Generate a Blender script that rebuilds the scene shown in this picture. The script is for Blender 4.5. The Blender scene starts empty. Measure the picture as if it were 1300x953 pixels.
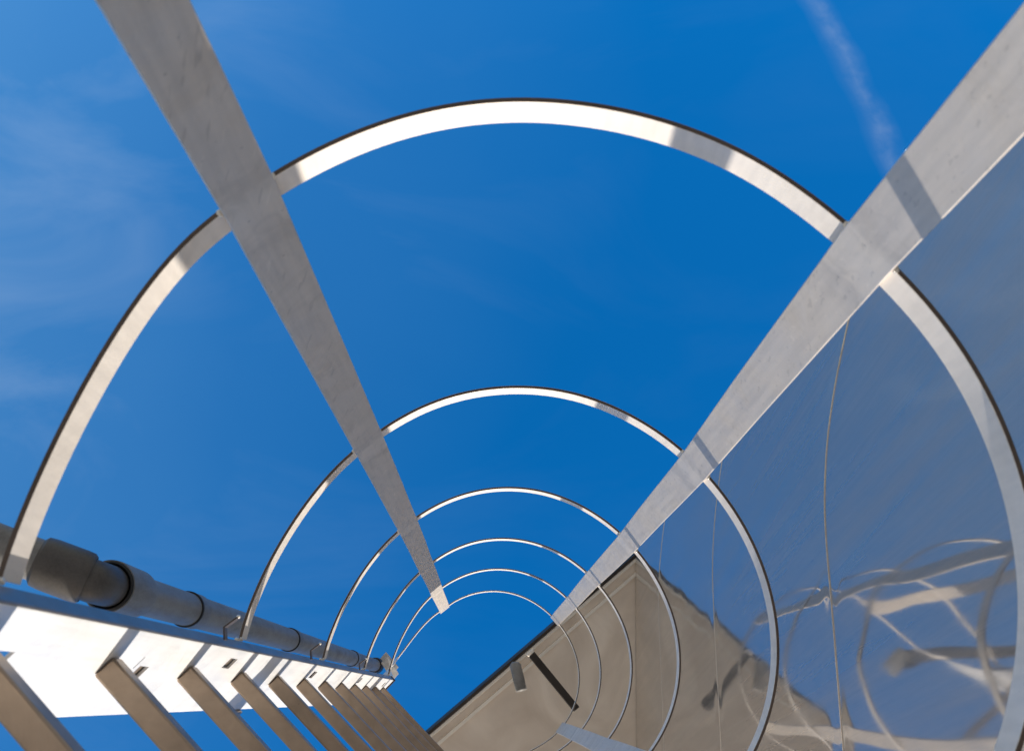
import bpy, bmesh, math, random
from mathutils import Vector, Matrix, noise
random.seed(7)
scene = bpy.context.scene
COL = scene.collection
R_ = math.radians
CAMZ = 2.2                       # eye height above the ground; ladder heights below are measured from the eye
# ------------------------------------------------------------------ helpers
def link(name, bm, mat=None, parent=None, smooth=False, bevel=0.0):
    me = bpy.data.meshes.new(name)
    bm.normal_update()
    bm.to_mesh(me); bm.free()
    o = bpy.data.objects.new(name, me); COL.objects.link(o)
    if mat: me.materials.append(mat)
    if smooth:
        for p in me.polygons: p.use_smooth = True
    if bevel:
        m = o.modifiers.new('bevel', 'BEVEL'); m.width = bevel; m.segments = 2; m.limit_method = 'ANGLE'; m.angle_limit = R_(40)
        for p in me.polygons: p.use_smooth = True
        try: me.set_sharp_from_angle(angle=R_(35))
        except Exception: pass
    if parent: o.parent = parent
    return o
def tag(o, label=None, cat=None, group=None, kind=None):
    if label: o['label'] = label
    if cat: o['category'] = cat
    if group: o['group'] = group
    if kind: o['kind'] = kind
    return o
def empty(name, label, cat, group=None):
    o = bpy.data.objects.new(name, None); COL.objects.link(o); o.location = (0, 0, 0)
    o.empty_display_size = .1
    return tag(o, label, cat, group)
def V3(p, z=None):
    if z is None: return Vector((p[0], p[1], p[2] + CAMZ))
    return Vector((p[0], p[1], z + CAMZ))
def prism(bm, a, b, u, v, hu, hv):
    """box from a to b with half sizes hu, hv along unit vectors u, v"""
    vs = []
    for e in (a, b):
        for su, sv in ((-1, -1), (1, -1), (1, 1), (-1, 1)):
            vs.append(bm.verts.new(e + u * hu * su + v * hv * sv))
    for i in range(4):
        j = (i + 1) % 4
        bm.faces.new((vs[i], vs[j], vs[4 + j], vs[4 + i]))
    bm.faces.new((vs[3], vs[2], vs[1], vs[0])); bm.faces.new((vs[4], vs[5], vs[6], vs[7]))
def sweep(bm, rings, closed_ring=True, caps=True):
    rows = [[bm.verts.new(p) for p in r] for r in rings]
    n = len(rows[0])
    for a, b in zip(rows[:-1], rows[1:]):
        for i in range(n if closed_ring else n - 1):
            j = (i + 1) % n
            bm.faces.new((a[i], a[j], b[j], b[i]))
    if caps and closed_ring:
        bm.faces.new(list(reversed(rows[0]))); bm.faces.new(rows[-1])
    bmesh.ops.recalc_face_normals(bm, faces=bm.faces)
def tube(bm, pts, rad, seg=40, caps=True):
    """tube along a polyline; rad a number or a list"""
    pts = [Vector(p) for p in pts]
    rads = rad if isinstance(rad, (list, tuple)) else [rad] * len(pts)
    up = None; rings = []
    for i, p in enumerate(pts):
        if i == 0: t = pts[1] - p
        elif i == len(pts) - 1: t = p - pts[i - 1]
        else:
            t = (pts[i + 1] - p).normalized() + (p - pts[i - 1]).normalized()
            if t.length < 1e-6: t = pts[i + 1] - pts[i - 1]
        t.normalize()
        if up is None:
            up = t.cross(Vector((0.3, 0.2, 1))).normalized() if abs(t.z) < .9 else t.cross(Vector((1, 0, 0))).normalized()
        up = (up - t * up.dot(t)).normalized(); w = t.cross(up)
        rings.append([p + (up * math.cos(a) + w * math.sin(a)) * rads[i] for a in [2 * math.pi * k / seg for k in range(seg)]])
    sweep(bm, rings, True, caps)
# ------------------------------------------------------------------ materials
def nodes(name):
    m = bpy.data.materials.new(name); m.use_nodes = True
    nt = m.node_tree; b = nt.nodes['Principled BSDF']
    return m, nt, b
def N(nt, t, **kw):
    n = nt.nodes.new(t)
    for k, v in kw.items():
        if k.startswith('i_'): n.inputs[k[2:]].default_value = v
        else: setattr(n, k, v)
    return n
def ramp(nt, src, stops):
    r = N(nt, 'ShaderNodeValToRGB'); e = r.color_ramp.elements
    while len(e) < len(stops): e.new(.5)
    for s, (p, c) in zip(e, stops):
        s.position = p; s.color = (c, c, c, 1) if isinstance(c, (int, float)) else (*c, 1)
    nt.links.new(src, r.inputs[0]); return r.outputs[0]
def mult(nt, a, b, f=1.0):
    n = N(nt, 'ShaderNodeMix', data_type='RGBA', blend_type='MULTIPLY'); n.inputs[0].default_value = f
    nt.links.new(a, n.inputs[6])
    if hasattr(b, 'links'): nt.links.new(b, n.inputs[7])
    else: n.inputs[7].default_value = b
    return n.outputs[2]
def steel(name, col=(.60, .575, .55), metallic=.7, rough=.42, stain=.5, stretch=(1, 1, .12), scale=1.0, bump=.04, seed=0.0):
    m, nt, b = nodes(name); L = nt.links.new
    tc = N(nt, 'ShaderNodeTexCoord')
    mp = N(nt, 'ShaderNodeMapping'); mp.inputs['Scale'].default_value = stretch; mp.inputs['Location'].default_value = (seed, seed * 1.7, seed * .3)
    L(tc.outputs['Object'], mp.inputs[0])
    big = N(nt, 'ShaderNodeTexNoise'); big.inputs['Scale'].default_value = 9 * scale; big.inputs['Detail'].default_value = 6; big.inputs['Roughness'].default_value = .65; big.inputs['Distortion'].default_value = .8
    L(tc.outputs['Object'], big.inputs[0])
    fine = N(nt, 'ShaderNodeTexNoise'); fine.inputs['Scale'].default_value = 160 * scale; fine.inputs['Detail'].default_value = 4
    L(mp.outputs[0], fine.inputs[0])
    spk = N(nt, 'ShaderNodeTexNoise'); spk.inputs['Scale'].default_value = 220 * scale; spk.inputs['Detail'].default_value = 2
    L(tc.outputs['Object'], spk.inputs[0])
    c1 = ramp(nt, big.outputs[0], [(.3, 1 - .32 * stain), (.48, 1 - .08 * stain), (.62, 1.0), (.75, 1 - .12 * stain)])
    c2 = ramp(nt, fine.outputs[0], [(.3, 1 - .2 * stain), (.65, 1.0)])
    c3 = ramp(nt, spk.outputs[0], [(.22, .6), (.28, 1.0)])
    base = N(nt, 'ShaderNodeRGB'); base.outputs[0].default_value = (*col, 1)
    x = mult(nt, base.outputs[0], c1); x = mult(nt, x, c2); x = mult(nt, x, c3, .6)
    L(x, b.inputs['Base Color'])
    b.inputs['Metallic'].default_value = metallic
    rr = ramp(nt, big.outputs[0], [(.3, rough * 1.25), (.7, rough * .8)])
    rm = N(nt, 'ShaderNodeMath', operation='MULTIPLY_ADD'); L(fine.outputs[0], rm.inputs[0]); rm.inputs[1].default_value = .12; L(rr, rm.inputs[2])
    L(rm.outputs[0], b.inputs['Roughness'])
    bp = N(nt, 'ShaderNodeBump'); bp.inputs['Strength'].default_value = bump; bp.inputs['Distance'].default_value = .002
    L(fine.outputs[0], bp.inputs['Height'])
    bp2 = N(nt, 'ShaderNodeBump'); bp2.inputs['Strength'].default_value = .12; bp2.inputs['Distance'].default_value = .01
    L(big.outputs[0], bp2.inputs['Height']); L(bp.outputs[0], bp2.inputs['Normal'])
    L(bp2.outputs[0], b.inputs['Normal'])
    return m
M_hoop = steel('brushed_steel_hoop', (.94, .86, .765), .28, .42, .42, bump=.0)
M_edge = steel('shaded_steel_edge', (.16, .12, .095), .5, .5, .6)  # shade on the hoops' downward faces, put into a dark colour
M_strap = steel('brushed_steel_strap', (.79, .70, .595), .6, .38, .5, stretch=(1, 1, .06), seed=3)
M_rail = steel('bright_steel_rail', (.88, .87, .845), .35, .42, .16, stretch=(1, 1, .05), seed=5)
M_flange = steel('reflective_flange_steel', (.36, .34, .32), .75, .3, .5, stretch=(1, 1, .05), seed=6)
M_rung = steel('steel_rung', (.40, .31, .235), .75, .3, .7, stretch=(.3, .3, 1), seed=8)
M_weld = steel('weld_metal', (.85, .80, .72), .8, .25, .3)
def joint_smears(m):
    nt = m.node_tree; b = nt.nodes['Principled BSDF']; L = nt.links.new
    old = b.inputs['Base Color'].links[0].from_socket; rold = b.inputs['Roughness'].links[0].from_socket
    tc = N(nt, 'ShaderNodeTexCoord'); sx = N(nt, 'ShaderNodeSeparateXYZ'); L(tc.outputs['Object'], sx.inputs[0])
    nz = N(nt, 'ShaderNodeTexNoise'); nz.inputs['Scale'].default_value = 26; nz.inputs['Detail'].default_value = 5; nz.inputs['Distortion'].default_value = 1.5; L(tc.outputs['Object'], nz.inputs[0])
    a = N(nt, 'ShaderNodeMath', operation='MULTIPLY_ADD'); L(nz.outputs[0], a.inputs[0]); a.inputs[1].default_value = .09; L(sx.outputs[2], a.inputs[2])
    a2 = N(nt, 'ShaderNodeMath', operation='MULTIPLY_ADD'); L(a.outputs[0], a2.inputs[0]); a2.inputs[1].default_value = 1 / .8444; a2.inputs[2].default_value = -(2.2 + .8273 + .0625) / .8444 + 5.5
    fr = N(nt, 'ShaderNodeMath', operation='FRACT'); L(a2.outputs[0], fr.inputs[0])
    sm = ramp(nt, fr.outputs[0], [(.44, 0), (.485, .34), (.515, .34), (.56, 0)])
    dk = ramp(nt, fr.outputs[0], [(.42, 1.0), (.45, .88), (.48, 1.0), (.53, 1.0), (.56, .90), (.60, 1.0)])
    x = mult(nt, old, dk)
    mxn = N(nt, 'ShaderNodeMix', data_type='RGBA'); L(sm, mxn.inputs[0]); L(x, mxn.inputs[6]); mxn.inputs[7].default_value = (.92, .82, .70, 1)
    # dirt specks and hairline scratches
    vo = N(nt, 'ShaderNodeTexVoronoi', feature='F1'); vo.inputs['Scale'].default_value = 34; L(tc.outputs['Object'], vo.inputs[0])
    sp = ramp(nt, vo.outputs['Distance'], [(.0, .55), (.03, .75), (.06, 1.0)])
    m1 = N(nt, 'ShaderNodeMapping'); m1.inputs['Rotation'].default_value = (.35, .2, .4); L(tc.outputs['Object'], m1.inputs[0])
    m2_ = N(nt, 'ShaderNodeMapping'); m2_.inputs['Scale'].default_value = (60, 60, 3.5); L(m1.outputs[0], m2_.inputs[0])
    sc = N(nt, 'ShaderNodeTexNoise'); sc.inputs['Scale'].default_value = 3; sc.inputs['Detail'].default_value = 2; L(m2_.outputs[0], sc.inputs[0])
    y = mult(nt, mxn.outputs[2], sp, .8); y = mult(nt, y, ramp(nt, sc.outputs[0], [(.30, .8), (.36, 1.0), (.66, 1.0), (.72, 1.12)]), .7)
    L(y, b.inputs['Base Color'])
joint_smears(M_strap); 
M_dark = steel('dark_oxidised_steel', (.055, .045, .038), .5, .5, .6)
M_clip = steel('clip_steel', (.12, .10, .09), .7, .4, .6)

def grey_pvc(name, col, seed=0):
    m, nt, b = nodes(name); L = nt.links.new
    tc = N(nt, 'ShaderNodeTexCoord')
    mp = N(nt, 'ShaderNodeMapping'); mp.inputs['Scale'].default_value = (1, 1, .25); L(tc.outputs['Object'], mp.inputs[0])
    n1 = N(nt, 'ShaderNodeTexNoise'); n1.inputs['Scale'].default_value = 22; n1.inputs['Detail'].default_value = 7; n1.inputs['Roughness'].default_value = .7; L(mp.outputs[0], n1.inputs[0])
    n2 = N(nt, 'ShaderNodeTexNoise'); n2.inputs['Scale'].default_value = 300; L(tc.outputs['Object'], n2.inputs[0])
    base = N(nt, 'ShaderNodeRGB'); base.outputs[0].default_value = (*col, 1)
    x = mult(nt, base.outputs[0], ramp(nt, n1.outputs[0], [(.3, .62), (.5, .95), (.7, 1.1)])); x = mult(nt, x, ramp(nt, n2.outputs[0], [(.3, .85), (.6, 1.0)]))
    L(x, b.inputs['Base Color']); b.inputs['Roughness'].default_value = .42
    L(ramp(nt, n1.outputs[0], [(.35, .55), (.7, .34)]), b.inputs['Roughness'])
    bp = N(nt, 'ShaderNodeBump'); bp.inputs['Strength'].default_value = .08; bp.inputs['Distance'].default_value = .002; L(n1.outputs[0], bp.inputs['Height']); L(bp.outputs[0], b.inputs['Normal'])
    return m
M_pvc = grey_pvc('weathered_grey_pvc', (.25, .24, .225))
M_pvcd = grey_pvc('shaded_grey_pvc', (.10, .088, .078))  # elbow's shade put into a darker pvc; the collar shares it
def plain(name, col, rough=.6, metallic=0):
    m, nt, b = nodes(name); L = nt.links.new
    tc = N(nt, 'ShaderNodeTexCoord'); n1 = N(nt, 'ShaderNodeTexNoise'); n1.inputs['Scale'].default_value = 35; n1.inputs['Detail'].default_value = 5; L(tc.outputs['Object'], n1.inputs[0])
    base = N(nt, 'ShaderNodeRGB'); base.outputs[0].default_value = (*col, 1)
    L(mult(nt, base.outputs[0], ramp(nt, n1.outputs[0], [(.3, .7), (.7, 1.05)])), b.inputs['Base Color'])
    b.inputs['Roughness'].default_value = rough; b.inputs['Metallic'].default_value = metallic
    return m
M_rubber = plain('black_rubber', (.012, .011, .011), .55)
M_white = plain('pale_painted_metal', (.72, .71, .69), .4, .2)

# polished cladding sheet
def polished():
    m, nt, b = nodes('polished_steel_cladding'); L = nt.links.new
    tc = N(nt, 'ShaderNodeTexCoord')
    m0 = N(nt, 'ShaderNodeMapping'); m0.inputs['Rotation'].default_value = (R_(9), 0, 0); L(tc.outputs['Object'], m0.inputs[0])
    mp = N(nt, 'ShaderNodeMapping'); mp.inputs['Scale'].default_value = (1, 4.2, .16)
    L(m0.outputs[0], mp.inputs[0])
    st = N(nt, 'ShaderNodeTexNoise'); st.inputs['Scale'].default_value = 5; st.inputs['Detail'].default_value = 8; st.inputs['Roughness'].default_value = .62; st.inputs['Distortion'].default_value = .5
    L(mp.outputs[0], st.inputs[0])
    bg = N(nt, 'ShaderNodeTexNoise'); bg.inputs['Scale'].default_value = 1.6; bg.inputs['Detail'].default_value = 3; L(tc.outputs['Object'], bg.inputs[0])
    b.inputs['Metallic'].default_value = 1.0
    b.inputs['Base Color'].default_value = (.66, .64, .62, 1)
    L(ramp(nt, st.outputs[0], [(.3, .03), (.7, .07)]), b.inputs['Roughness'])
    # thin matt film of dust and polishing haze
    d = N(nt, 'ShaderNodeBsdfDiffuse'); d.inputs['Color'].default_value = (.50, .44, .38, 1)
    hz = N(nt, 'ShaderNodeMath', operation='MULTIPLY'); L(ramp(nt, st.outputs[0], [(.32, .64), (.5, .82), (.70, 1.0)]), hz.inputs[0])
    # film lies thicker low on the sheet
    sx = N(nt, 'ShaderNodeSeparateXYZ'); L(tc.outputs['Object'], sx.inputs[0])
    mr = N(nt, 'ShaderNodeMapRange'); L(sx.outputs[2], mr.inputs[0]); mr.inputs[1].default_value = CAMZ + 1.0; mr.inputs[2].default_value = CAMZ + 5.0; mr.inputs[3].default_value = .60; mr.inputs[4].default_value = .26
    L(mr.outputs[0], hz.inputs[1])
    mx = N(nt, 'ShaderNodeMixShader'); L(hz.outputs[0], mx.inputs[0]); L(b.outputs[0], mx.inputs[1]); L(d.outputs[0], mx.inputs[2])
    out = nt.nodes['Material Output']; L(mx.outputs[0], out.inputs[0])
    return m
M_polish = polished()
def soffit_mat():
    m, nt, b = nodes('weathered_metal_soffit'); L = nt.links.new
    tc = N(nt, 'ShaderNodeTexCoord')
    n1 = N(nt, 'ShaderNodeTexNoise'); n1.inputs['Scale'].default_value = 3.0; n1.inputs['Detail'].default_value = 6; n1.inputs['Distortion'].default_value = 1.2; L(tc.outputs['Object'], n1.inputs[0])
    c = N(nt, 'ShaderNodeValToRGB'); e = c.color_ramp.elements
    e[0].position = .3; e[0].color = (.66, .55, .44, 1); e[1].position = .7; e[1].color = (.90, .79, .66, 1)
    L(n1.outputs[0], c.inputs[0]); L(c.outputs[0], b.inputs['Base Color'])
    b.inputs['Metallic'].default_value = .05; b.inputs['Roughness'].default_value = .4
    bp = N(nt, 'ShaderNodeBump'); bp.inputs['Strength'].default_value = .25; bp.inputs['Distance'].default_value = .02; L(n1.outputs[0], bp.inputs['Height']); L(bp.outputs[0], b.inputs['Normal'])
    return m
M_soffit = soffit_mat()
M_trim = steel('folded_trim', (.92, .85, .74), .15, .4, .25)
def ground_mat():
    m, nt, b = nodes('gravel_and_concrete'); L = nt.links.new
    tc = N(nt, 'ShaderNodeTexCoord')
    n1 = N(nt, 'ShaderNodeTexNoise'); n1.inputs['Scale'].default_value = .5; n1.inputs['Detail'].default_value = 8; L(tc.outputs['Object'], n1.inputs[0])
    n2 = N(nt, 'ShaderNodeTexVoronoi'); n2.inputs['Scale'].default_value = 40; L(tc.outputs['Object'], n2.inputs[0])
    base = N(nt, 'ShaderNodeRGB'); base.outputs[0].default_value = (.70, .56, .41, 1)
    x = mult(nt, base.outputs[0], ramp(nt, n1.outputs[0], [(.3, .7), (.7, 1.1)])); x = mult(nt, x, ramp(nt, n2.outputs[0], [(0, .75), (.6, 1.0)]))
    L(x, b.inputs['Base Color']); b.inputs['Roughness'].default_value = .9
    return m

# ------------------------------------------------------------------ measured geometry
UZ = Vector((0, 0, 1))
ax, ay = .2941, .0221
RX = Matrix(((1, 0, 0), (0, math.cos(ax), -math.sin(ax)), (0, math.sin(ax), math.cos(ax))))
RY = Matrix(((math.cos(ay), 0, math.sin(ay)), (0, 1, 0), (-math.sin(ay), 0, math.cos(ay))))
CM = RX @ RY
CC = Vector((.0319, -.0907))                       # cage axis
HZ = [-.024, .8273, 1.6567, 2.5072, 3.3546, 4.200, 5.0423]   # underside of each hoop
HO = [(-.007, -.012), (-.007, -.012), (.005, .003), (.005, .004), (.007, .002), (0, -.001), (-.010, .003)]
def hoop_r(t):
    return .35 * (1 + .0348 * math.cos(2 * t) + .0234 * math.sin(2 * t) + .0069 * math.cos(3 * t) - .0225 * math.sin(3 * t))
def hoop_pt(k, deg, inset=0.0):
    t = R_(deg); r = hoop_r(t) - inset
    if k <= 1: r -= .0030 * math.exp(-((deg - 42) / 14) ** 2) + .0012 * math.exp(-((deg - 128) / 14) ** 2)
    return Vector((CC.x + HO[k][0] + r * math.cos(t), CC.y + HO[k][1] - r * math.sin(t)))
NR = Vector((.7071, .7071, 0))                     # along the rungs
UR = Vector((-.7071, .7071, 0))                    # depth of the side rails
CL = Vector((-.3175, -.0630, 0))                   # cage-side corner of the left rail
LEN = .455
CR = CL + NR * LEN
RB, RT = -2.2, 4.25
HH, HT = .035, .0042                               # hoop bar height, thickness

ladder = empty('caged_ladder', 'stainless steel caged ladder rising straight up overhead into the blue sky', 'ladder')

# --- side rails: plate with bevelled turned-out flange and square holes
RD = .108
HOLES = [(.724, .770, .016, .033), (.872, .905, .040, .058), (1.222, 1.226, .030, .046), (1.238, 1.272, .042, .060), (1.586, 1.630, .016, .033), (2.362, 2.408, .016, .033), (3.235, 3.280, .014, .031), (4.02, 4.06, .016, .033)]
def build_rail(corner, out, holes):
    """plate lies in the (UR, z) plane; out = +-NR, the outside of the ladder"""
    bm = bmesh.new(); T = .003
    zs = sorted({RB, RT} | {h[0] for h in holes} | {h[1] for h in holes})
    us = sorted({.003, RD} | {h[2] for h in holes} | {h[3] for h in holes})
    def P(u, n, z): return Vector((corner + UR * u + out * n)) + Vector((0, 0, z + CAMZ))
    nz, nu = len(zs), len(us)
    front = [[bm.verts.new(P(u, 0, z)) for u in us] for z in zs]
    back = [[bm.verts.new(P(u, T, z)) for u in us] for z in zs]
    def open_(i, j):
        if not (0 <= i < nz - 1 and 0 <= j < nu - 1): return False
        zc, uc = (zs[i] + zs[i + 1]) / 2, (us[j] + us[j + 1]) / 2
        return any(a < zc < b and c < uc < d for a, b, c, d in holes)
    for i in range(nz - 1):
        for j in range(nu - 1):
            if open_(i, j):
                a = [front[i][j], front[i][j + 1], front[i + 1][j + 1], front[i + 1][j]]
                b = [back[i][j], back[i][j + 1], back[i + 1][j + 1], back[i + 1][j]]
                for q, nb in enumerate(((i - 1, j), (i, j + 1), (i + 1, j), (i, j - 1))):
                    if not open_(*nb): bm.faces.new((a[q], a[(q + 1) % 4], b[(q + 1) % 4], b[q]))
                continue
            bm.faces.new((front[i][j], front[i][j + 1], front[i + 1][j + 1], front[i + 1][j]))
            bm.faces.new((back[i][j + 1], back[i][j], back[i + 1][j], back[i + 1][j + 1]))
    for j in range(nu - 1):
        for i in (0, nz - 1): bm.faces.new((front[i][j], front[i][j + 1], back[i][j + 1], back[i][j]))
    for sgn, ub in ((-1, .003), (1, RD)):
        prof = [(ub + sgn * .003 * math.sin(R_(a)), .003 * (1 - math.cos(R_(a)))) for a in (0, 22, 45, 67, 90)]
        prof += [(ub + sgn * .003, .0175), (ub, .0175), (ub, T)]
        zz = zs
        cols_ = [[bm.verts.new(P(u, n, z)) for u, n in prof] for z in zz]
        for v0, v1 in zip(cols_[:-1], cols_[1:]):
            for q in range(len(prof) - 1): bm.faces.new((v0[q], v0[q + 1], v1[q + 1], v1[q])).material_index = 1 if 1 <= q <= 5 else 0
        bm.faces.new(cols_[0]); bm.faces.new(list(reversed(cols_[-1])))
    bmesh.ops.remove_doubles(bm, verts=bm.verts, dist=1e-5)
    bmesh.ops.recalc_face_normals(bm, faces=bm.faces)
    return bm
rung_z = [1.126 + .2985 * k for k in range(-11, 11)]
def hole_pegs(corner, out, parent):
    for za, zb, ua, ub in HOLES:
        if zb - za < .01 or za < 1: continue
        bm = bmesh.new()
        c = corner + UR * ((ua + ub) / 2 + .003) + out * .007
        prism(bm, V3(c, za + .004), V3(c, zb + .022), UR, NR, .0085, .0025)
        link('locking_peg', bm, M_rung, parent, bevel=.0008)
railL = link('side_rail', build_rail(CL, -NR, HOLES), M_rail, ladder, smooth=False)
railR = link('side_rail', build_rail(CR, NR, [(.825, .862, .004, .018)]), M_rail, ladder, smooth=False)
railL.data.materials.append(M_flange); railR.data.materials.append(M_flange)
hole_pegs(CL, -NR, railL)
# --- rungs: square tube, slightly proud weld at the ends
for z in rung_z:
    bm = bmesh.new()
    a = CL + NR * .0005 + UR * .0455; b = CL + NR * (LEN - .0005) + UR * .0455
    prism(bm, V3(a, z + .0125), V3(b, z + .0125), UR, Vector((0, 0, 1)), .0115, .0125)
    link('rung', bm, M_rung, ladder, bevel=.0025)
# --- anchor bars behind the ladder
for z in (-1.3, 1.928, 3.78):
    bm = bmesh.new(); UB = RD + .026
    a = CL + UR * UB - NR * .06; b = CR + UR * UB + NR * .06
    prism(bm, V3(a, z + .045), V3(b, z + .045), UR, Vector((0, 0, 1)), .003, .045)
    for c in (CL - NR * .006, CR + NR * .006):
        prism(bm, V3(c + UR * (RD + .0035), z + .045), V3(c + UR * (UB - .0035), z + .045), NR, Vector((0, 0, 1)), .010, .040)
    prism(bm, V3(CL + NR * .196 + UR * (UB + .0035), z + .045), V3(CL + NR * .196 + UR * .2625, z + .045), NR, Vector((0, 0, 1)), .022, .03)
    link('anchor_bar', bm, M_rung, ladder, bevel=.001)
bm = bmesh.new()
prism(bm, V3(CL + NR * .196 + UR * .296 + NR * .024, -2.195), V3(CL + NR * .196 + UR * .296 + NR * .024, 6.2), UR, NR, .033, .033)  # unseen post, added so that its shadow covers the drain pipe
link('pipe_shade_post', bm, M_rung, ladder, bevel=.004)
# --- foot plates
for c in (CL, CR):
    bm = bmesh.new(); prism(bm, V3(c + UR * .04, -2.2), V3(c + UR * .04, -2.192), UR, NR, .07, .05); link('foot_plate', bm, M_rung, ladder, bevel=.001)

# --- hoops
DL = [131.0, 127.8, 127.7, 127.2, 127.3, 127.4, 127.6]; DR = [40.8, 42.0, 40.3, 39.7, 40.3, 40.2, 40.2]
def abs_deg(k, deg):
    """hoop angle whose point lies at the given bearing from the cage axis"""
    a = deg
    for _ in range(6):
        p = hoop_pt(k, a) - CC; a += deg - math.degrees(math.atan2(-p.y, p.x))
    return a
def strap_pt(k, deg, inset): return hoop_pt(k, abs_deg(k, deg), inset)
_b = bmesh.new(); bmesh.ops.create_icosphere(_b, subdivisions=3, radius=1)
for v in _b.verts: v.co *= 1 + .3 * noise.noise(v.co * 1.7)
BEAD = bpy.data.meshes.new('weld_bead'); _b.to_mesh(BEAD); _b.free(); BEAD.materials.append(M_weld)
for p_ in BEAD.polygons: p_.use_smooth = True
def hoop(k):
    bm = bmesh.new(); path = []
    a0, a1 = -91.0, 176.0
    if k == 6: a1 = 128.0
    n = 150
    for i in range(n + 1):
        a = a0 + (a1 - a0) * i / n
        p = hoop_pt(k, a)
        w = .0012 * noise.noise(Vector((a * .035, k * 3.1, 0)))
        d = (p - CC).normalized()
        path.append(p + d * w)
    endL = (CL - NR * .0155).to_2d() + Vector((-.006, -.002)); endR = (CR + NR * .0135).to_2d()
    if k == 6:
        ctl = [path[-1], Vector((-.222, -.334)), Vector((-.277, -.280)), Vector((-.329, -.210)), Vector((-.369, -.158))]
        for a_, b_ in zip(ctl[:-1], ctl[1:]):
            for s_ in (.2, .4, .6, .8, 1): path.append(a_.lerp(b_, s_))
        for _ in range(12):
            q_ = path[:]
            for i in range(n - 6, len(path) - 1): path[i] = (q_[i - 1] + q_[i] * 2 + q_[i + 1]) / 4
    else:
        # settle the last degrees onto the rail flange
        for i in range(16):
            s = (1 - i / 15.0) ** 2
            path[-1 - i] = path[-1 - i] + (endL + Vector((-.002, -.006)) - path[-1]) * 0 if False else path[-1 - i]
        dL = (endL + Vector((-.0005, -.004))) - path[-1]
        for i in range(24):
            s = 1 - i / 23.0; s = s * s * (3 - 2 * s)
            path[-1 - i] = path[-1 - i] + dL * s
    dR = (endR + Vector((.004, .0005))) - path[0]
    for i in range(24):
        s = 1 - i / 23.0; s = s * s * (3 - 2 * s)
        path[i] = path[i] + dR * s
    z0 = HZ[k]; rings = []
    for i, p in enumerate(path):
        t = (path[min(i + 1, len(path) - 1)] - path[max(i - 1, 0)]).normalized()
        nrm = Vector((-t.y, t.x))
        if nrm.dot(p - CC) > 0: nrm = -nrm            # towards the axis
        q = p + nrm * HT
        dz = .0015 * noise.noise(Vector((i * .03, k * 7.7, 2)))
        rings.append([V3((p.x, p.y, z0 + dz)), V3((q.x, q.y, z0 + dz)), V3((q.x, q.y, z0 + HH + dz)), V3((p.x, p.y, z0 + HH + dz))])
    sweep(bm, rings)
    bm.normal_update()
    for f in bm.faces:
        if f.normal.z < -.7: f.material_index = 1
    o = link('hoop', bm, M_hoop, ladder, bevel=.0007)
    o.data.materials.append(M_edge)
    # weld beads where the hoop meets flange and straps
    def bead(x, y, z, r=.0028, sc=(1, 1, 1)):
        bo = bpy.data.objects.new('weld_bead', BEAD); COL.objects.link(bo); bo.parent = o
        bo.location = V3((x, y, z)); bo.scale = (r * sc[0], r * sc[1], r * sc[2]); bo.rotation_euler = (0, 0, x * 40)
    if 1 <= k <= 5:
        for ang in (DL[k] + 3.9, DL[k] - 3.9, DR[k] + 4.0, DR[k] - 4.0):
            p = strap_pt(k, ang, HT * .6)
            bead(p.x, p.y, z0 + .0005, .0026, (1.3, 1.3, .8))
        if k < 6:
            bead(endL.x - .003, endL.y - .002, z0 + .001, .0034); bead(endL.x + .003, endL.y - .003, z0 + .001, .003)
    return o
hoops = [hoop(k) for k in range(7)]

# --- vertical straps inside the hoops
def strap(degs, kink, w0=.0240):
    bm = bmesh.new(); rings = []; th = .005
    zs = [(k, s_ / 12.0) for k in range(6) for s_ in range(12)] + [(6, 0.0)]
    for k, s_ in zs:
        k2 = min(k + 1, 6)
        z = HZ[k] + (HZ[k2] - HZ[k]) * s_
        p = strap_pt(k, degs[k], HT + .0003).lerp(strap_pt(k2, degs[k2], HT + .0003), s_)
        t = R_(degs[k] + (degs[k2] - degs[k]) * s_); d = Vector((math.cos(t), -math.sin(t))); sd = Vector((-d.y, d.x))
        bow = kink * math.sin(math.pi * s_) ** 2 if k else 0
        tw = .05 * noise.noise(Vector((z * .9, degs[2], 0)))
        p = p - d * bow + sd * .0010 * noise.noise(Vector((z * 1.6, degs[2] * 2, 5)))
        sd2 = (sd + d * tw).normalized(); d2 = Vector((sd2.y, -sd2.x))
        if d2.dot(d) < 0: d2 = -d2
        o3 = Vector((0, 0, z)); w = w0 * (.90 + .10 * s_ if k == 0 else 1)
        rings.append([V3((p + sd2 * w).to_3d() + o3), V3((p - sd2 * w).to_3d() + o3),
                      V3((p - sd2 * w - d2 * th).to_3d() + o3), V3((p + sd2 * w - d2 * th).to_3d() + o3)])
    rings.append([Vector((v.x, v.y, CAMZ + HZ[6] + HH + .004)) for v in rings[-1]])
    sweep(bm, rings)
    return link('vertical_strap', bm, M_strap, ladder, bevel=.0009)
strap([131.0, 127.8, 127.7, 127.2, 127.3, 127.4, 127.6], .002, .0232)
strap([40.8, 42.0, 40.3, 39.7, 40.3, 40.2, 40.2], .003)
strap([-37.5] * 7, .003)
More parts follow.
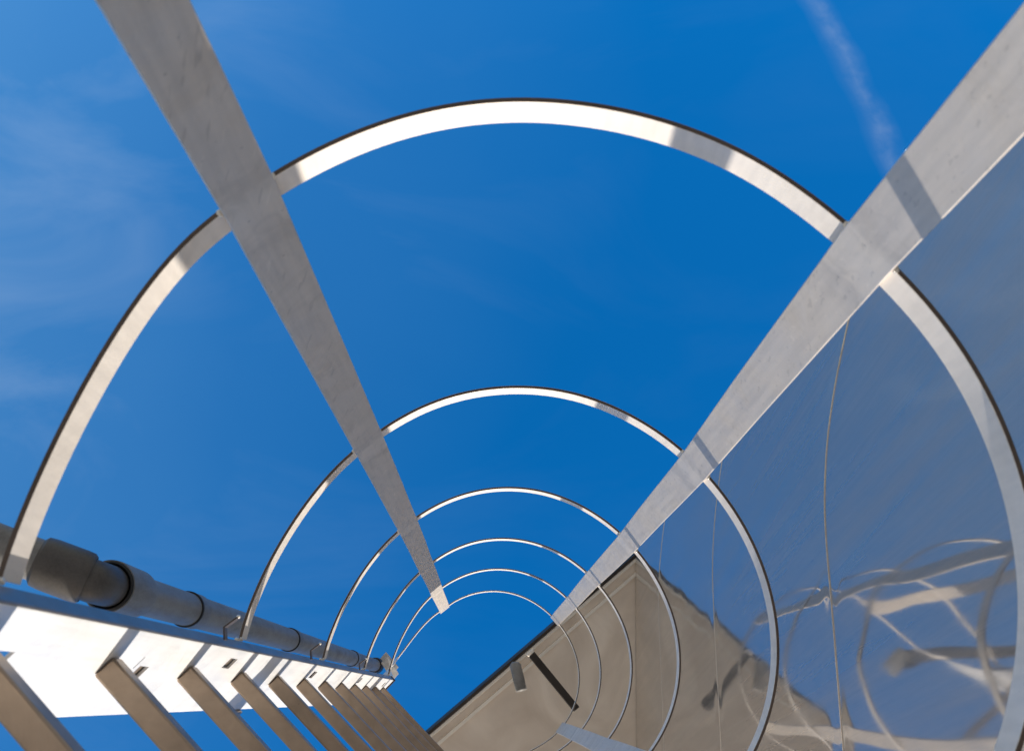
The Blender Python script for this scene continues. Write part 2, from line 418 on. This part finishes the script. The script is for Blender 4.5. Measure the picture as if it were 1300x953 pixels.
# --- hand-hold extension from the left rail head to the top hoop
bm = bmesh.new()
rings = []
for z_, s_ in ((4.2505, 0), (4.30, .002), (4.40, .012), (4.55, .036), (4.77, .074)):
    c = V3(CL - NR * s_, z_)
    rings.append([c + UR * .003, c + UR * .092, c + UR * .092 - NR * .004, c + UR * .003 - NR * .004])
sweep(bm, rings); link('hand_hold', bm, M_rail, ladder, bevel=.0008)
bm = bmesh.new(); rings = []
for p in [(-.371, -.116, 4.72), (-.371, -.130, 4.90), (-.368, -.158, 5.045)]:
    c = V3(p); rings.append([c + NR * .003 + UR * .009, c - NR * .003 + UR * .009, c - NR * .003 - UR * .009, c + NR * .003 - UR * .009])
sweep(bm, rings); link('hoop_tie', bm, M_hoop, ladder, bevel=.0008)
bm = bmesh.new()
prism(bm, V3(CL + UR * .04 - NR * .006, 4.2505), V3(CL + UR * .04 - NR * .006, 4.262), UR, NR, .043, .011)
link('rail_cap', bm, M_dark, ladder, bevel=.002)

# ------------------------------------------------------------------ clad wall with polished sheet
WX = .718; WY0 = -.735; WY1 = 1.20; SL = .25
def top_z(y): return 5.735 + (y + .646) * SL
seams_z = [1.26, 2.50, 3.80, 5.02]
def seam_z(s, y):
    # seams droop towards the free edge of the sheet
    e = max(0, (-.30 - y)) / .40
    return s - .26 * e * e * (s / 2.5) ** .2 + .012 * noise.noise(Vector((y * 3, s, 0)))
wall = empty('clad_wall', 'mirror polished steel cladding wall beside the ladder, reflecting sky and hoops', 'wall')
def wall_x(y, z):
    v = Vector((y * 2.3, z * 1.1, 3.3)); d = .0018 * noise.noise(v) + .0010 * noise.noise(Vector((y * 6, z * 1.6, 9))) + .00035 * noise.noise(Vector((y * 17, z * 3.5, 1)))
    hi = max(0, min(1, (z - 3.6) / 1.0))
    d += hi * (.0011 * noise.noise(Vector((y * 15, z * 3.0, 21))) + .00035 * noise.noise(Vector((y * 38, z * 6, 4))))
    for s in seams_z:
        q = (z - seam_z(s, y))
        d += (.0020 if s < 3 else .0009) * math.exp(-(q / .045) ** 2) * (.6 + .4 * noise.noise(Vector((y * 4, s * 3, 0))))
    return WX + d - .0 
bm = bmesh.new(); ny, nz = 300, 620; rows = []
for j in range(nz + 1):
    row = []
    for i in range(ny + 1):
        y = WY0 + (WY1 - WY0) * (i / ny) ** 1.25
        zt = top_z(y); z = -2.19 + (zt + 2.19) * j / nz
        row.append(bm.verts.new(V3((wall_x(y, z), y, z))))
    rows.append(row)
for j in range(nz):
    for i in range(ny):
        bm.faces.new((rows[j][i + 1], rows[j][i], rows[j + 1][i], rows[j + 1][i + 1]))
sheet = link('polished_sheet', bm, M_polish, wall, smooth=True)
# body behind the sheet
bm = bmesh.new()
def box(bm, a, b):
    vs = [bm.verts.new(V3((x, y, z))) for x in (a[0], b[0]) for y in (a[1], b[1]) for z in (a[2], b[2])]
    for f in ((0, 1, 3, 2), (4, 6, 7, 5), (0, 4, 5, 1), (2, 3, 7, 6), (0, 2, 6, 4), (1, 5, 7, 3)): bm.faces.new([vs[i] for i in f])
    bmesh.ops.recalc_face_normals(bm, faces=bm.faces)
prof = [(WY0 + .002, -2.19), (WY1, -2.19), (WY1, top_z(WY1) - .01), (WY0 + .002, top_z(WY0) - .01)]
A = [bm.verts.new(V3((WX + .012, y, z))) for y, z in prof]; B = [bm.verts.new(V3((WX + .9, y, z))) for y, z in prof]
bm.faces.new(A); bm.faces.new(list(reversed(B)))
for i in range(4): bm.faces.new((A[i], A[(i + 1) % 4], B[(i + 1) % 4], B[i]))
bmesh.ops.recalc_face_normals(bm, faces=bm.faces)
link('wall_body', bm, M_trim, wall)
# seam beads
for s in seams_z:
    bm = bmesh.new(); pts = []
    for i in range(140):
        y = WY0 + .001 + (WY1 - WY0 - .002) * i / 139
        z = seam_z(s, y); pts.append(V3((wall_x(y, z) - .0002, y, z)))
    tube(bm, pts, .0020 if s < 3 else .0011, seg=8)
    link('seam', bm, M_strap, wall, smooth=True)

# ------------------------------------------------------------------ roof overhang above the wall
P1 = Vector((WX, -.646, 5.74)); P2 = Vector((WX, -.095, 5.878)); P3 = Vector((.0305, -.0856, 5.85))
ed = (P3 - P1)                                     # free edge
nrm = (P2 - P1).cross(P3 - P1).normalized()
if nrm.z > 0: nrm = -nrm                           # underside normal points down
E0 = P1 + Vector((.12, -.097, -.09)) * 0 - ed * .03; E1 = P1 + ed * 1.45
inw = nrm.cross(ed).normalized()
if inw.dot(P2 - P1) < 0: inw = -inw
overhang = empty('roof_overhang', 'brown shaded underside of roof overhang meeting the top of the polished wall', 'roof')
dirx = Vector((1, 0, -(nrm.x) / nrm.z))            # level with x in the plane
bm = bmesh.new()
def onplane(x, y): return Vector((x, y, P1.z - (nrm.x * (x - P1.x) + nrm.y * (y - P1.y)) / nrm.z))
poly = [P1 + (P1 - P3) * .02, P1 + ed * 1.45, onplane(E1.x, .9), onplane(WX + .6, .9), onplane(WX + .6, -.646)]
lo = [bm.verts.new(V3(p)) for p in poly]; hi_ = [bm.verts.new(V3(p - nrm * .05)) for p in poly]
bm.faces.new(lo); bm.faces.new(list(reversed(hi_)))
for i in range(5): bm.faces.new((lo[i], lo[(i + 1) % 5], hi_[(i + 1) % 5], hi_[i]))
bmesh.ops.recalc_face_normals(bm, faces=bm.faces)
link('soffit', bm, M_soffit, overhang)
eu = ed.normalized()
def strip(name, off, half, drop, thick, mat, a=-.015, b=1.45):
    bm = bmesh.new()
    p = P1 + inw * off + nrm * drop
    prism(bm, V3(p + ed * a), V3(p + ed * b), inw, nrm, half, thick)
    bmesh.ops.recalc_face_normals(bm, faces=bm.faces)
    return link(name, bm, mat, overhang, bevel=.002)
strip('fascia', -.010, .007, .004, .030, M_dark)
strip('drip_edge', .008, .008, .012, .012, M_trim)
strip('trim_strip', .062, .008, .006, .008, M_trim)
def atpx0(px, py, z):
    d = CM @ Vector(((px - 650) / 1500., (py - 431.5) / 1500., 1)); return Vector((d.x / d.z * z, d.y / d.z * z, z))
bm = bmesh.new(); a = atpx0(674, 829, 5.66); b = atpx0(732, 900, 5.70)
prism(bm, V3(a), V3(b), Vector((.77, -.63, 0)), UZ, .017, .017); link('dark_strut', bm, M_dark, overhang, bevel=.004)
bm = bmesh.new(); prism(bm, V3(a) - (V3(b) - V3(a)).normalized() * .012, V3(a) + (V3(b) - V3(a)).normalized() * .006, Vector((.77, -.63, 0)), UZ, .019, .019); link('strut_cap', bm, M_trim, overhang, bevel=.005)
bm = bmesh.new(); a = atpx0(654, 843, 5.72); b = atpx0(662, 876, 5.70)
tube(bm, [V3(a) + Vector((0, -.012, 0)), V3(a), V3(a.lerp(b, .5)), V3(b)], [.014, .026, .027, .027], 32); link('vent_pipe', bm, M_pvc, overhang, smooth=True)
# ------------------------------------------------------------------ drain pipe beside the ladder
pipe = empty('drain_pipe', 'weathered grey plastic drain pipe with shaded elbow, left of the ladder', 'drain pipe')
PX, PY, PR = -.500, -.1455, .0270
def vpipe(name, z0, z1, r, mat, x=PX, y=PY, seg=48):
    bm = bmesh.new(); tube(bm, [V3((x, y, z0)), V3((x, y, z1))], r, seg); o = link(name, bm, mat, pipe, smooth=True)
    try: o.data.set_sharp_from_angle(angle=R_(50))
    except Exception: pass
    return o
def lathe(name, prof, mat, origin, axis, seg=56, parent=None):
    """prof: (distance along axis, radius)"""
    bm = bmesh.new(); axis = axis.normalized(); a = axis.orthogonal().normalized(); b = axis.cross(a)
    rings = [[origin + axis * d + (a * math.cos(t) + b * math.sin(t)) * r for t in [2 * math.pi * i / seg for i in range(seg)]] for d, r in prof]
    sweep(bm, rings, True, True)
    o = link(name, bm, mat, parent or pipe, smooth=True)
    try: o.data.set_sharp_from_angle(angle=R_(35))
    except Exception: pass
    return o
UZ = Vector((0, 0, 1))
# upper run
lathe('pipe_run', [(0, PR), (3.9, PR)], M_pvc, V3((PX, PY, 1.70)), UZ)
# socket over the elbow: open mouth facing down
lathe('socket', [(.03, .0272), (.004, .0285), (0, .0290), (0, .0345), (.012, .0350), (.045, .0345), (.115, .0335), (.135, PR + .0008), (.14, PR)], M_pvc, V3((PX, PY, 1.605)), UZ)
lathe('seal_ring', [(0, .0282), (-.003, .0285), (-.0045, .0305), (-.003, .0325), (0, .0330)], M_rubber, V3((PX, PY, 1.605)), UZ)
# couplings
for zc, h in ((2.03, .055), (3.10, .06), (4.55, .08)):
    lathe('coupling', [(0, PR), (0.0, PR + .0022), (h, PR + .0026), (h + .004, PR + .0003)], M_pvc, V3((PX, PY, zc)), UZ)
    lathe('joint_ring', [(-.006, PR + .0004), (-.005, PR + .0028), (.0, PR + .0030), (.001, PR + .0004)], M_rubber, V3((PX, PY, zc + .001)), UZ)
# elbow: from horizontal run to vertical
ex, ey, ez = PX, PY, 1.515
hd = Vector((-.905, -.335, -.26)).normalized()               # the lower run leads away from the elbow
bm = bmesh.new(); r = .040; pts = []
c0 = V3((PX, PY, 1.63)); c1 = V3((PX, PY, 1.572)); c2 = V3((PX, PY, 1.560)) + hd * .0 + Vector((0, 0, -.045))
pts = [c0, c1]
q0 = c1; q1 = V3((PX, PY, 1.545)); q2 = q1 + hd * .010
for i in range(1, 13):
    s = i / 12; pts.append(q0 * (1 - s) ** 2 + q1 * 2 * s * (1 - s) + q2 * s * s)
pts.append(q2 + hd * .03)
tube(bm, pts, .0272, 48)
link('elbow', bm, M_pvcd, pipe, smooth=True)
lathe('collar', [(0, .0275), (-.002, .0300), (0.002, .0330), (.012, .0335), (.05, .0332), (.062, .0320), (.066, .0275)], M_pvcd, q2, hd)
lathe('lower_run', [(.02, .0268), (.95, .0268)], M_pvc, q2, hd)
# top end with pale flashing
lathe('top_collar', [(0, PR), (0, PR + .006), (.09, PR + .009), (.10, PR + .002)], M_dark, V3((PX, PY, 5.50)), UZ)
bm = bmesh.new()
for s, (a, b_) in enumerate((((-.470, -.19, 5.60), (-.415, -.125, 5.64)), ((-.455, -.17, 5.50), (-.408, -.095, 5.56)))):
    prism(bm, V3(a), V3(b_), Vector((.5, -.6, .3)).normalized(), Vector((.3, .4, .85)).normalized(), .022, .003)
link('flashing', bm, M_white, pipe, bevel=.001)
# pipe clips: bent strips from the rail flange up over the pipe
def atpx(px, py, z):
    f = 1500.; d = CM @ Vector(((px - 650) / f, (py - 431.5) / f, 1)); return Vector((d.x / d.z * z, d.y / d.z * z, z))
cpx = [atpx(284.5, 812, 1.49), atpx(284, 795.5, 1.49), atpx(302.5, 782, 1.49)]
for z in (1.49, 2.235, 3.10):
    bm = bmesh.new(); rg = []
    for i, c in enumerate(cpx):
        t_ = (cpx[min(i + 1, 2)] - cpx[max(i - 1, 0)]).to_2d().normalized(); o_ = Vector((-t_.y, t_.x, 0)) * .0011; p = V3((c.x, c.y, z))
        rg.append([p + o_, p - o_, p - o_ + UZ * .016, p + o_ + UZ * .016])
    sweep(bm, rg)
    c = link('ladder_clip', bm, M_clip, ladder, bevel=.0004)
    bo = bpy.data.objects.new('clip_tip', BEAD); COL.objects.link(bo); bo.parent = c; bo.location = V3((cpx[2].x, cpx[2].y, z + .003)); bo.scale = (.0028, .0022, .004)
# ------------------------------------------------------------------ ground
bm = bmesh.new(); S = 3000; n = 40
vs = [[bm.verts.new((-S + 2 * S * i / n, -S + 2 * S * j / n, 0)) for i in range(n + 1)] for j in range(n + 1)]
for j in range(n):
    for i in range(n): bm.faces.new((vs[j][i], vs[j][i + 1], vs[j + 1][i + 1], vs[j + 1][i]))
tag(link('ground', bm, ground_mat()), kind='structure')

# ------------------------------------------------------------------ contrail, high up
ct = empty('contrail', 'faint white aircraft vapour trail fading out beside the right strap', 'contrail')
bm = bmesh.new(); ALT = 3000.
line = [(980, -90), (1032, 0), (1075, 75), (1105, 140), (1140, 222), (1165, 262)]
uvl = bm.loops.layers.uv.new('UVMap')
pts = [atpx(x, y, ALT) for x, y in line]
rows = []
for i, p in enumerate(pts):
    t = (pts[min(i + 1, len(pts) - 1)] - pts[max(i - 1, 0)]).normalized(); s = Vector((-t.y, t.x, 0))
    rows.append([p - s * 80, p + s * 80])
vr = [[bm.verts.new(V3(q)) for q in r] for r in rows]
for i in range(len(vr) - 1):
    f = bm.faces.new((vr[i][0], vr[i][1], vr[i + 1][1], vr[i + 1][0]))
    for l, uv in zip(f.loops, ((0, i), (1, i), (1, i + 1), (0, i + 1))): l[uvl].uv = uv
m, nt, b = nodes('thin_ice_vapour'); L = nt.links.new
tc = N(nt, 'ShaderNodeTexCoord'); sx = N(nt, 'ShaderNodeSeparateXYZ'); L(tc.outputs['UV'], sx.inputs[0])
n1 = N(nt, 'ShaderNodeTexNoise'); n1.inputs['Scale'].default_value = .016; n1.inputs['Detail'].default_value = 6; n1.inputs['Roughness'].default_value = .55; n1.inputs['Distortion'].default_value = .1; L(tc.outputs['Object'], n1.inputs[0])
n3 = N(nt, 'ShaderNodeTexNoise'); n3.inputs['Scale'].default_value = .008; n3.inputs['Detail'].default_value = 3; L(tc.outputs['Object'], n3.inputs[0])
wob = N(nt, 'ShaderNodeMath', operation='MULTIPLY_ADD'); L(n3.outputs[0], wob.inputs[0]); wob.inputs[1].default_value = .28; L(sx.outputs[0], wob.inputs[2])
sh = N(nt, 'ShaderNodeMath', operation='SUBTRACT'); L(wob.outputs[0], sh.inputs[0]); sh.inputs[1].default_value = .64
ab = N(nt, 'ShaderNodeMath', operation='ABSOLUTE'); L(sh.outputs[0], ab.inputs[0])
fall = ramp(nt, ab.outputs[0], [(0, 1.0), (.10, .66), (.20, .25), (.34, 0.0)])
cl = ramp(nt, n1.outputs[0], [(.30, .25), (.72, 1.0)])
mm = N(nt, 'ShaderNodeMath', operation='MULTIPLY'); L(fall, mm.inputs[0]); L(cl, mm.inputs[1])
m2 = N(nt, 'ShaderNodeMath', operation='MULTIPLY'); L(mm.outputs[0], m2.inputs[0]); m2.inputs[1].default_value = .17
tr = N(nt, 'ShaderNodeBsdfTransparent'); em = N(nt, 'ShaderNodeEmission'); em.inputs[0].default_value = (.75, .85, 1, 1); em.inputs[1].default_value = .85
mx = N(nt, 'ShaderNodeMixShader'); L(m2.outputs[0], mx.inputs[0]); L(tr.outputs[0], mx.inputs[1]); L(em.outputs[0], mx.inputs[2]); L(mx.outputs[0], nt.nodes['Material Output'].inputs[0])
link('vapour', bm, m, ct)

# ------------------------------------------------------------------ sun, sky, camera
az, el = 76.4, 19.5
sd = Vector((math.cos(R_(az)) * math.cos(R_(el)), math.sin(R_(az)) * math.cos(R_(el)), math.sin(R_(el))))
sun = bpy.data.lights.new('sun', 'SUN'); sun.energy = 4.8; sun.angle = R_(.53); sun.color = (1, .935, .85)
so = bpy.data.objects.new('sun', sun); COL.objects.link(so); so.rotation_euler = sd.to_track_quat('Z', 'Y').to_euler(); so.location = sd * 50
w = bpy.data.worlds.new('World'); scene.world = w; w.use_nodes = True; nt = w.node_tree; L = nt.links.new
bg = nt.nodes['Background']; bg.inputs[1].default_value = .10
sky = N(nt, 'ShaderNodeTexSky', sky_type='NISHITA'); sky.sun_disc = False; sky.sun_elevation = R_(el); sky.sun_rotation = math.atan2(sd.x, sd.y)
sky.air_density = 1.0; sky.dust_density = .6; sky.ozone_density = 2.0; sky.altitude = 300
tc = N(nt, 'ShaderNodeTexCoord'); sx = N(nt, 'ShaderNodeSeparateXYZ'); L(tc.outputs['Generated'], sx.inputs[0])
# deeper, polarised-looking blue high up; natural haze low down
tint = N(nt, 'ShaderNodeValToRGB'); e = tint.color_ramp.elements
e[0].position = .35; e[0].color = (1.3, 1.04, .80, 1); e[1].position = .78; e[1].color = (.05, 1.72, 2.98, 1)
L(sx.outputs[2], tint.inputs[0])
c = mult(nt, sky.outputs[0], tint.outputs[0])
# milky haze growing to -x, -y
hzx = N(nt, 'ShaderNodeVectorMath', operation='DOT_PRODUCT'); L(tc.outputs['Generated'], hzx.inputs[0]); hzx.inputs[1].default_value = (-.93, -.35, 0)
wn = N(nt, 'ShaderNodeTexNoise'); wn.inputs['Scale'].default_value = 3.2; wn.inputs['Detail'].default_value = 4; L(tc.outputs['Generated'], wn.inputs[0])
wob = N(nt, 'ShaderNodeMath', operation='MULTIPLY_ADD'); L(wn.outputs[0], wob.inputs[0]); wob.inputs[1].default_value = .25; L(hzx.outputs['Value'], wob.inputs[2])
hf = ramp(nt, wob.outputs[0], [(.16, 0.0), (.40, .10), (.68, .30)])
mixh = N(nt, 'ShaderNodeMix', data_type='RGBA'); L(hf, mixh.inputs[0]); L(c, mixh.inputs[6]); mixh.inputs[7].default_value = (2.0, 4.6, 7.8, 1)
# wisps
mp = N(nt, 'ShaderNodeMapping'); mp.inputs['Rotation'].default_value = (0, 0, R_(35)); mp.inputs['Scale'].default_value = (1.0, 2.4, 1); L(tc.outputs['Generated'], mp.inputs[0])
wi = N(nt, 'ShaderNodeTexNoise'); wi.inputs['Scale'].default_value = 3.6; wi.inputs['Detail'].default_value = 7; wi.inputs['Roughness'].default_value = .55; wi.inputs['Distortion'].default_value = .9; L(mp.outputs[0], wi.inputs[0])
wf = ramp(nt, wi.outputs[0], [(.48, 0.0), (.78, .34)])
reg = ramp(nt, hzx.outputs['Value'], [(.0, .05), (.30, .30), (.52, 1.0)])
wm = N(nt, 'ShaderNodeMath', operation='MULTIPLY'); L(wf, wm.inputs[0]); L(reg, wm.inputs[1])
mixw = N(nt, 'ShaderNodeMix', data_type='RGBA'); L(wm.outputs[0], mixw.inputs[0]); L(mixh.outputs[2], mixw.inputs[6]); mixw.inputs[7].default_value = (4.0, 5.4, 7.6, 1)
L(mixw.outputs[2], bg.inputs[0])

cam = bpy.data.cameras.new('camera'); co = bpy.data.objects.new('camera', cam); COL.objects.link(co)
cam.sensor_width = 36; cam.sensor_fit = 'HORIZONTAL'; cam.lens = 1500 * 36 / 1300.
cam.shift_y = -45 / 1300.; cam.clip_start = .01; cam.clip_end = 20000
cols = [CM.col[0], -CM.col[1], -CM.col[2]]
co.matrix_world = Matrix.Translation((0, 0, CAMZ)) @ Matrix((cols[0], cols[1], cols[2])).transposed().to_4x4()
cam.dof.use_dof = True; cam.dof.focus_distance = 2.6; cam.dof.aperture_fstop = 16
scene.camera = co
scene.view_settings.view_transform = 'Standard'; scene.view_settings.look = 'None'; scene.view_settings.exposure = 0
scene.cycles.max_bounces = 8
